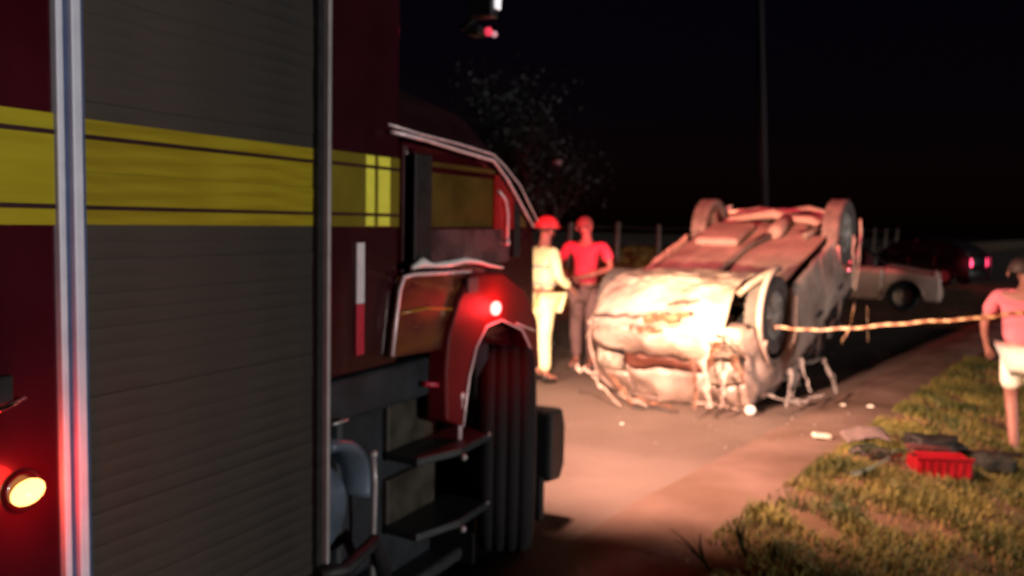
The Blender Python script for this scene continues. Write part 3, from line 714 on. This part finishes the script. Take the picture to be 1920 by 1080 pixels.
    def cap(u, v):
        a = u*2*math.pi; p_ = v*math.pi*.56; f_ = 1+.25*max(0, -math.sin(a))*v
        return H_+Vector((.088*s*math.sin(p_)*math.cos(a)*1.02, -.012*s+.105*s*math.sin(p_)*math.sin(a), .02*s+.098*s*math.cos(p_)*f_))
    hb.grid(cap, 24, 10).build('hair', hair, root, solid=.008)
    for sg in (-1, 1):
        MB().ball(H_+Vector((sg*.085*s, 0, -.01*s)), (.012*s, .022*s, .034*s), 10).build('ear', skin, root)
        MB().ball(H_+Vector((sg*.032*s, .083*s, .012*s)), .010*s, 8).build('eye', mat('eye_dark', (.04, .03, .03), .2), root)
    MB().ball(H_+Vector((0, .082*s, -.045*s)), (.024*s, .008*s, .006*s), 8).build('mouth', mat('lips', (.3, .08, .07), .5), root)
    if helmet:
        def hm(u, v):
            a = u*2*math.pi; p_ = v*math.pi*.52; br = 1+(.12 if v > .93 else 0)
            return H_+Vector((.118*s*math.sin(p_)*math.cos(a)*br, .135*s*math.sin(p_)*math.sin(a)*br, .035*s+.115*s*math.cos(p_)))
        MB().grid(hm, 28, 14).build('helmet', helmet, root, solid=.01)
        MB().tube([H_+Vector((.1*s*math.cos(a), .118*s*math.sin(a), .05*s)) for a in [k*math.pi/8 for k in range(17)]], .014*s, 6).build('helmet_band', mat('helmet_band_m', (.8, .7, .6), .4), root)
    return body, V, s
skin1 = mat('skin', (.30, .13, .10), .5, 0, .08, 8)
hair_d = mat('dark_hair', (.05, .03, .025), .6, 0, .3, 30)
p = gnd(1016, 716)
fm = empty('person', p, R(-62), 'firefighter in helmet and pale reflective uniform standing beside the truck front', 'person')
ff = mat('reflective_uniform', (.95, .85, .50), .6, 0, .1, 9, .2)
_, V, s = person(fm, 1.76, skin1, ff, ff, dict(el=(-.12, .02, .65), wl=(-.10, .10, .56), hl=(-.09, .13, .53), er=(.12, .02, .65), wr=(.10, .12, .58), hr=(.09, .15, .55),
    kl=(-.05, .05, .285), kr=(.05, -.02, .285), tl=(-.05, .1, .018)), sleeve='long', hair=hair_d, shoe=mat('black_boot', (.015, .013, .013), .5), helmet=mat('red_helmet', (.45, .06, .06), .35))
for zz, rr_ in ((.70, .19), (.60, .175)):
    MB().lathe([(rr_, -.02), (rr_, .02)], (0, 0, zz*1.76), 'z', 24).build('reflective_band', mat('silver_band', (.5, .42, .36), .4), fm, solid=.006).scale = (1, .72, 1)
MB().lathe([(.098, -.02), (.098, .02)], (V['kl'].x, V['kl'].y, V['kl'].z-.10), 'z', 16).build('knee_strap', mat('dark_band', (.04, .04, .03), .6), fm, solid=.01)
p = gnd(1098, 700, 0)
rm = empty('person', (p.x, p.y+.35, 0), R(150), 'man in a red shirt with arms folded at the waist behind the overturned car', 'person')
person(rm, 1.80, skin1, mat('red_shirt', (.62, .05, .10), .8, 0, .15, 8, .1), mat('pale_trousers', (.22, .13, .13), .8),
    dict(sl=(-.12, 0, .80), sr=(.12, 0, .80), el=(-.19, .02, .66), wl=(-.04, .14, .60), hl=(.0, .15, .595), er=(.19, .02, .66), wr=(.05, .14, .585), hr=(.0, .165, .58), hd=(.01, .02, .915)), hair=mat('cropped_hair', (.20, .08, .06), .7), shoe=mat('pale_shoe', (.2, .15, .15), .6))
pr = gnd(1907, 856, -.17)
rp = empty('person', pr, R(-28), 'man in a pink shirt and white shorts seen from behind at the right edge', 'person')
person(rp, 1.70, skin1, mat('pink_shirt', (.60, .15, .19), .8, 0, .12, 8, .15), mat('white_shorts', (.85, .80, .66), .7, 0, .06, 8, .1),
    dict(sl=(-.125, 0, .795), sr=(.125, 0, .795), el=(-.175, .03, .65), wl=(-.165, .10, .54), hl=(-.15, .12, .50), kl=(-.04, .03, .285), al=(-.015, -.02, .05), tl=(-.02, .06, .018), kr=(.07, .03, .285), ar=(.085, .05, .05), tr=(.09, .13, .018), nb=(0, .01, .82), nk=(0, .03, .855), hd=(-.035, .045, .90), ht=(-.04, .05, .945)),
    shorts=True, hair=hair_d, shoe=mat('grey_sandal', (.5, .42, .4), .6), bulk=1.2)

# ------------------------------------------------------------------ barrier tape
tm = bpy.data.materials.new('striped_tape'); tm.use_nodes = True; t = tm.node_tree; b = t.nodes['Principled BSDF']
uvn = t.nodes.new('ShaderNodeUVMap'); sx = t.nodes.new('ShaderNodeSeparateXYZ'); t.links.new(uvn.outputs[0], sx.inputs[0])
ad = t.nodes.new('ShaderNodeMath'); ad.operation = 'ADD'; t.links.new(sx.outputs[0], ad.inputs[0]); t.links.new(sx.outputs[1], ad.inputs[1])
frc = t.nodes.new('ShaderNodeMath'); frc.operation = 'FRACT'; t.links.new(ad.outputs[0], frc.inputs[0])
gt = t.nodes.new('ShaderNodeMath'); gt.operation = 'GREATER_THAN'; gt.inputs[1].default_value = .5; t.links.new(frc.outputs[0], gt.inputs[0])
mx_ = t.nodes.new('ShaderNodeMix'); mx_.data_type = 'RGBA'; mx_.inputs['A'].default_value = (.20, .07, .02, 1); mx_.inputs['B'].default_value = (.42, .26, .12, 1)
t.links.new(gt.outputs[0], mx_.inputs['Factor']); t.links.new(mx_.outputs['Result'], b.inputs['Base Color']); b.inputs['Roughness'].default_value = .45
def ribbon(name, pts, wid_, parent=None, twist=0, m=tm, pitch=.12):
    pts = [Vector(p) for p in pts]; vs, uv = [], []; L_ = 0
    for i, p in enumerate(pts):
        if i: L_ += (p-pts[i-1]).length
        a = twist*math.sin(i*.9)*.6; hz_ = wid_/2*math.cos(a)
        off = Vector((.25*math.sin(a)*wid_, .4*math.sin(a)*wid_, hz_)); vs += [p-off, p+off]; uv += [(L_/pitch, 0), (L_/pitch, .12)]
    me = bpy.data.meshes.new(name); fs = [(2*i, 2*i+2, 2*i+3, 2*i+1) for i in range(len(pts)-1)]; me.from_pydata(vs, [], fs)
    ul = me.uv_layers.new(name='UVMap')
    for pl in me.polygons:
        for li in pl.loop_indices: ul.data[li].uv = uv[me.loops[li].vertex_index]
    me.materials.append(m); o = bpy.data.objects.new(name, me); COL.objects.link(o); o.parent = parent
    q = o.modifiers.new('s', 'SOLIDIFY'); q.thickness = .0012
    return o
def path(keys, n=12):
    pts = []
    for (a, b) in zip(keys, keys[1:]):
        for k in range(n): pts.append(aty(a[0]+(b[0]-a[0])*k/n, a[1]+(b[1]-a[1])*k/n, a[2]+(b[2]-a[2])*k/n)+Vector((0, 0, .004*math.sin(len(pts)*.7))))
    pts.append(aty(*keys[-1])); return pts
tp = ribbon('barrier_tape', path([(1452, 613, 7.42), (1520, 619, 7.3), (1600, 615, 7.1), (1720, 604, 6.7), (1830, 597, 6.3), (1925, 585, 5.9), (2080, 570, 5.6)]), .024, None, .12)
tag(tp, 'thin orange and white striped barrier tape stretched from the wreck to the right', 'tape')
ribbon('tape_tail', [aty(*k) for k in ((1602, 572, 7.1), (1598, 590, 7.1), (1594, 612, 7.09), (1586, 628, 7.08), (1578, 640, 7.06))], .04, tp, 1)
ribbon('tape_tail', [aty(*k) for k in ((1626, 575, 7.1), (1627, 605, 7.09), (1628, 640, 7.08))], .02, tp, 1)
stp = aty(2080, 570, 5.6)
tag(MB().tube([(stp.x, stp.y, -.5), (stp.x, stp.y, stp.z+.1)], .025).build('wooden_stake', post_m), 'wooden stake holding the end of the barrier tape', 'stake')

# ------------------------------------------------------------------ debris on the verge
def at(px, py, z=None):
    q = gnd(px, py, 0)
    for _ in range(6): q = gnd(px, py, hgt(q.dot(ER), q.dot(NR)))
    return q
p = at(1765, 893)
rb = empty('plastic_crate', p, R(-6), 'red plastic crate lying in the grass beside dark wreckage', 'crate')
redpl = mat('red_plastic', (.36, .008, .016), .4, 0, .15, 8, .05)
MB().box(-.19, .19, -.06, -.048, .0, .135).build('front_wall', redpl, rb, bevel=.006)
MB().box(-.19, .19, .16, .172, .0, .135).build('rear_wall', redpl, rb, bevel=.006)
for s in (-1, 1): MB().box(s*.19-.006, s*.19+.006, -.047, .159, .0, .13).build('end_wall', redpl, rb, bevel=.004)
MB().box(-.183, .183, -.047, .159, .004, .016).build('base', redpl, rb)
for k in range(7): MB().box(-.17+k*.055, -.158+k*.055, -.07, -.061, .01, .12).build('rib', redpl, rb)
MB().box(-.2, .2, -.072, -.046, .136, .15).build('rim', redpl, rb, bevel=.005)
p = at(1748, 850)
def crumpled(name, p, lx_, ly_, lz_, m, seed, lab, cat, amp=.35, rz=0):
    b_ = MB()
    def f_(u, v):
        a = u*2*math.pi; ph_ = v*math.pi; d_ = Vector((math.sin(ph_)*math.cos(a), math.sin(ph_)*math.sin(a), math.cos(ph_)))
        d_ = Vector((math.copysign(abs(d_.x)**.6, d_.x), math.copysign(abs(d_.y)**.6, d_.y), math.copysign(abs(d_.z)**.6, d_.z)))
        k = 1+amp*NZ(d_*1.6+Vector((seed, 0, 0)))+amp*.6*NZ(d_*5+Vector((seed, 3, 0)))
        return (d_.x*lx_*k, d_.y*ly_*k, max(-.01, lz_*(.55+d_.z*.6*k)))
    o = b_.grid(f_, 36, 18).build(name, m); o.location = p; o.rotation_euler = (0, 0, rz)
    return tag(o, lab, cat)
blk = mat('black_rubber_mat', (.014, .010, .008), .6, 0, .3, 12, .2)
crumpled('torn_wheel_liner', p, .20, .10, .12, blk, 2, 'black torn wheel liner lying behind the red crate', 'wheel liner', .5)
crumpled('dark_bag', at(1862, 882), .13, .10, .10, mat('olive_black_cloth', (.022, .022, .014), .8, 0, .3, 8, .3), 5, 'dark crumpled bag right of the red crate', 'bag', .4)
gp_ = mat('grey_pink_plastic', (.20, .14, .13), .5, 0, .2, 6, .1)
p = at(1622, 835)
def bent(u, v): return (-.17+u*.34, -.07+v*.16, .03+.05*math.sin(u*2.6)+.05*v+.012*NZ((u*5, v*5, 0)))
o = MB().grid(bent, 14, 8).build('bumper_fragment', gp_, solid=.012); o.location = p; tag(o, 'grey bent bumper fragment at the grass edge left of the crate', 'car part')
o = MB().box(-.07, .07, -.03, .03, 0, .03).build('plastic_shard', mat('white_shard', (.85, .75, .62), .4), bevel=.006); o.location = gnd(1540, 820, .055); o.rotation_euler = (0.1, .1, .15)
tag(o, 'white oblong plastic shard at the road edge left of the grey fragment', 'car part')
for (px, py, sz, lab) in ((1631, 763, .035, 'small pale shard on the road shoulder, right of the wreck'), (1580, 760, .028, 'tiny pale shard between the wreck and the larger one'), (1267, 957, .026, 'lone pale shard on the asphalt in the foreground'), (1166, 795, .018, 'tiny pale shard on the asphalt before the wreck nose')):
    b_ = MB(); b_.add([(-sz, -sz*.4, 0), (sz*.9, -sz*.5, 0), (sz, sz*.5, 0), (-sz*.6, sz*.6, 0), (-sz*.8, -sz*.3, sz*.5), (sz*.7, -sz*.4, sz*.35), (sz*.8, sz*.4, sz*.6), (-sz*.5, sz*.4, sz*.4)],
                     [(0, 1, 2, 3), (4, 5, 6, 7), (0, 1, 5, 4), (1, 2, 6, 5), (2, 3, 7, 6), (3, 0, 4, 7)])
    o = b_.build('plastic_shard', MATS['white_shard']); o.location = gnd(px, py, .05 if px != 1267 and px != 1166 else .008); tag(o, lab, 'car part')
random.seed(21)
wr_ = empty('cable_bundle', at(1650, 872), 0, 'tangle of torn cables and strips in the grass left of the red crate', 'cables')
for k in range(13):
    x0, y0 = random.uniform(-.22, .1), random.uniform(-.12, .2); a = random.uniform(-.6, .5); L_ = random.uniform(.14, .34)
    pts = [(x0+math.cos(a)*L_*u+.03*math.sin(u*5+k), y0+math.sin(a)*L_*u, .03+.05*math.sin(u*math.pi)+.02*random.random()) for u in [i/7 for i in range(8)]]
    MB().tube(pts, random.choice((.006, .009, .013)), 6).build('cable', random.choice((blk, blk, gp_, weed_m)), wr_)
o = ribbon('loose_strip', [at(1595+k*16, 905-k*6+4*math.sin(k))+Vector((0, 0, .06)) for k in range(7)], .03, None, .6, mat('pale_green_strip', (.45, .42, .28), .5)); tag(o, 'pale flat strip lying in the grass in front of the cables', 'car part')
o = MB().tube([at(1700, 858)+Vector((0, 0, .09)), at(1800, 862)+Vector((0, 0, .07)), at(1915, 866)+Vector((0, 0, .05))], .02).build('broken_branch', mat('dark_red_brown', (.07, .012, .01), .7)); tag(o, 'dark thin branch behind the crate reaching the man in shorts', 'branch')

random.seed(77); vs, fs = [], []
for k in range(110):
    c_ = gnd(random.gauss(1330, 150), min(1000, 785+abs(random.gauss(0, 42)))); q_ = TP(c_.dot(ER), c_.dot(NR), 0)
    if c_.dot(NR) > -1.9: continue
    sz = random.uniform(.004, .016); o = len(vs); c_.z = .006 if c_.dot(NR) < -2.4 else .045
    vs += [c_+Vector((random.uniform(-1, 1), random.uniform(-1, 1), 0))*sz for _ in range(3)]+[c_+Vector((0, 0, sz*1.2))]
    fs += [(o, o+1, o+2), (o, o+1, o+3), (o+1, o+2, o+3), (o+2, o, o+3)]
me = bpy.data.meshes.new('broken_glass'); me.from_pydata(vs, [], fs); me.materials.append(mat('glass_crumbs', (.26, .22, .2), .2, 0, .4, 40))
o = bpy.data.objects.new('broken_glass', me); COL.objects.link(o); tag(o, 'crumbs of broken glass and plastic scattered before the wreck', 'debris', None, 'stuff')

# ------------------------------------------------------------------ grass and weeds
random.seed(5)
def grass(name, m, n, trange, prange, hmin, hmax, dens_s=1.6, thr=-.1, wd=.006):
    vs, fs = [], []; k = 0
    while k < n:
        t_ = random.uniform(*trange); p_ = random.uniform(*prange)
        d_ = NZ((t_*dens_s, p_*dens_s, 7))+.4*NZ((t_*5, p_*5, 1))
        edge = -1.85+.10*NZ((t_*2, 0, 4))
        if p_ > -9 and p_ < edge: continue
        if d_ < thr+random.uniform(-.25, .25): k += .3; continue
        b0 = TP(t_, p_, hgt(t_, p_))
        h_ = random.uniform(hmin, hmax)*(1+.9*max(0, d_)); a = random.uniform(0, 6.28); ln = random.uniform(.2, 1.0)*h_
        w_ = Vector((math.cos(a), math.sin(a), 0))*wd*random.uniform(.6, 1.4); l_ = Vector((-math.sin(a), math.cos(a), 0))*ln
        o = len(vs); m_ = b0+l_*.3+Vector((0, 0, h_*.65)); tp_ = b0+l_+Vector((0, 0, h_*.95))
        vs += [b0-w_, b0+w_, m_+w_*.8, m_-w_*.8, tp_]; fs += [(o, o+1, o+2, o+3), (o+3, o+2, o+4)]; k += 1
    me = bpy.data.meshes.new(name); me.from_pydata(vs, [], fs); me.materials.append(m)
    o = bpy.data.objects.new(name, me); COL.objects.link(o); return tag(o, None, None, None, 'stuff')
o = grass('verge_grass', grass_m, 170000, (2.2, 13), (-1.95, 3.2), .015, .065, dens_s=2.6, thr=-.12, wd=.0045); o['label'] = 'yellow green grass covering the verge'; o['category'] = 'grass'
o = grass('dry_grass', dry_m, 14000, (2.2, 13), (-1.95, 3.2), .02, .05, dens_s=1.3, thr=.08, wd=.004); o['label'] = 'dry straw coloured grass among the verge grass'; o['category'] = 'grass'
o = grass('far_grass', mat('far_grass_blades', (.22, .16, .03), .7, 0, .3, .5), 30000, (8, 45), (-16, -9.4), .12, .38, dens_s=.5, thr=-.3, wd=.03); o['label'] = 'tall rough grass on the bank beyond the road'; o['category'] = 'grass'
def weed(px, py, n, h_, lab, seed, lean=0):
    random.seed(seed); rt_ = empty('weed', at(px, py), 0, lab, 'weed')
    for k in range(n):
        a = random.uniform(0, 6.28); L_ = h_*random.uniform(.6, 1.1); sp_ = random.uniform(.15, .6)
        def lf_(u, v):
            c_ = Vector((math.cos(a)*sp_*L_*u*u+lean*L_*u, math.sin(a)*sp_*L_*u*u, L_*(u-.25*u*u*sp_)))
            wv = Vector((-math.sin(a), math.cos(a), 0))*.011*math.sin(math.pi*min(1, .15+.85*u)); return c_+wv*(v*2-1)+Vector((0, 0, .004*abs(v*2-1)))
        MB().grid(lf_, 8, 2).build('leaf', weed_m, rt_)
weed(1395, 1040, 12, .17, 'dark weed with tall leaning blades at the asphalt edge', 1, -.25)
weed(1330, 1072, 10, .20, 'dark low weed nearest the camera at the road edge', 2, -.6)
weed(1450, 1050, 9, .10, 'dark clump of weed right of the tall leaning one', 3, .1)
weed(1620, 900, 14, .09, 'dark green weed in front of the torn cables', 4, .1)

# ------------------------------------------------------------------ fence, pole, tree beyond the road
fence = empty('wire_fence', (0, 0, 0), 0, 'row of pale wooden posts with wire along the grass bank beyond the road', 'fence')
pp = -11.6; t0 = None
a0 = Vector((.117, 1, 0)); k0 = pp/a0.dot(NR); T0 = (a0*k0).dot(ER)
a1 = Vector((.164, 1, 0)); k1 = pp/a1.dot(NR); T1 = (a1*k1).dot(ER); dT = T1-T0
pm = MB().tube([(0, 0, -.2), (0, 0, .7), (0.02, 0, 1.42)], [.075, .07, .065], 8)
fp = None
for k in range(-4, 14):
    q = TP(T0+k*dT, pp, hgt(T0+k*dT, pp))
    if fp is None: o = fp = pm.build('post', post_m, fence)
    else: o = fp.copy(); COL.objects.link(o); o.parent = fence
    o.location = q; o.rotation_euler = (R(random.uniform(-3, 3)), R(random.uniform(-3, 3)), k)
for hh in (.5, .9, 1.3):
    MB().tube([TP(T0+k*dT, pp+.07, hgt(T0+k*dT, pp)+hh) for k in range(-4, 14)], .006, 4).build('wire', under_d, fence)
b0 = Vector((.286, 1, 0)); kk = -10.4/b0.dot(NR); bp_ = b0*kk
up_ = aty(1424, -60, bp_.y)
pole = empty('utility_pole', (bp_.x, bp_.y, 0), 0, 'tall dark utility pole standing beyond the overturned car', 'pole')
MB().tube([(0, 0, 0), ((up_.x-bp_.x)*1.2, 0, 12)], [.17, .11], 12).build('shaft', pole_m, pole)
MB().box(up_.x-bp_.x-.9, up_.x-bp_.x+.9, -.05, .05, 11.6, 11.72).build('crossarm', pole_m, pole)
def tree(px, dist, h_, lab, seed, spread=1.0):
    random.seed(seed); q = aty(px, 500, dist); rt_ = empty('tree', (q.x, q.y, hgt(q.dot(ER), q.dot(NR))-.1), 0, lab, 'tree')
    tr = MB(); tips = []
    def grow(p_, d_, L_, r_, lv):
        pts = [p_]; dd = d_.copy()
        for i in range(4): dd = (dd+Vector((random.uniform(-1, 1), random.uniform(-1, 1), random.uniform(-.5, .8)))*.16).normalized(); pts.append(pts[-1]+dd*L_/4)
        tr.tube(pts, [r_*(1-.4*i/4) for i in range(5)], 6)
        if lv < 4:
            for _ in range(3 if lv else 4):
                grow(pts[random.choice((2, 3, 4))], (dd+Vector((random.uniform(-1, 1), random.uniform(-1, 1), random.uniform(-.2, .8)))*.9*spread).normalized(), L_*.66, r_*.5, lv+1)
        else: tips.append(pts[-1]); tips.append(pts[2])
    grow(Vector((0, 0, 0)), Vector((0, 0, 1)), h_*.42, h_*.022, 0)
    tr.build('trunk', bark, rt_)
    for nm, mm, cnt, sz in (('crown', leaf_d, 16, .05), ('glint_foliage', leaf_p, .012, .05)):
        vs, fs = [], []
        for tpv in tips:
            c_ = int(cnt) if cnt >= 1 else (1 if random.random() < .55*cnt else 0)
            for _ in range(c_*(1 if cnt >= 1 else 9)):
                c1 = tpv+Vector((random.gauss(0, 1), random.gauss(0, 1), random.gauss(0, 1)))*(.22 if cnt >= 1 else .05)
                a = Vector((random.uniform(-1, 1), random.uniform(-1, 1), random.uniform(-1, 1))).normalized()*sz; b_ = a.orthogonal().normalized()*sz*.5
                o = len(vs); vs += [c1-a, c1+b_, c1+a, c1-b_]; fs.append((o, o+1, o+2, o+3))
        me = bpy.data.meshes.new(nm); me.from_pydata(vs, [], fs); me.materials.append(mm); o = bpy.data.objects.new(nm, me); COL.objects.link(o); o.parent = rt_
tree(1040, 17, 4.6, 'dark sparse tree with a few leaf tips painted as glints above the two standing men', 4)
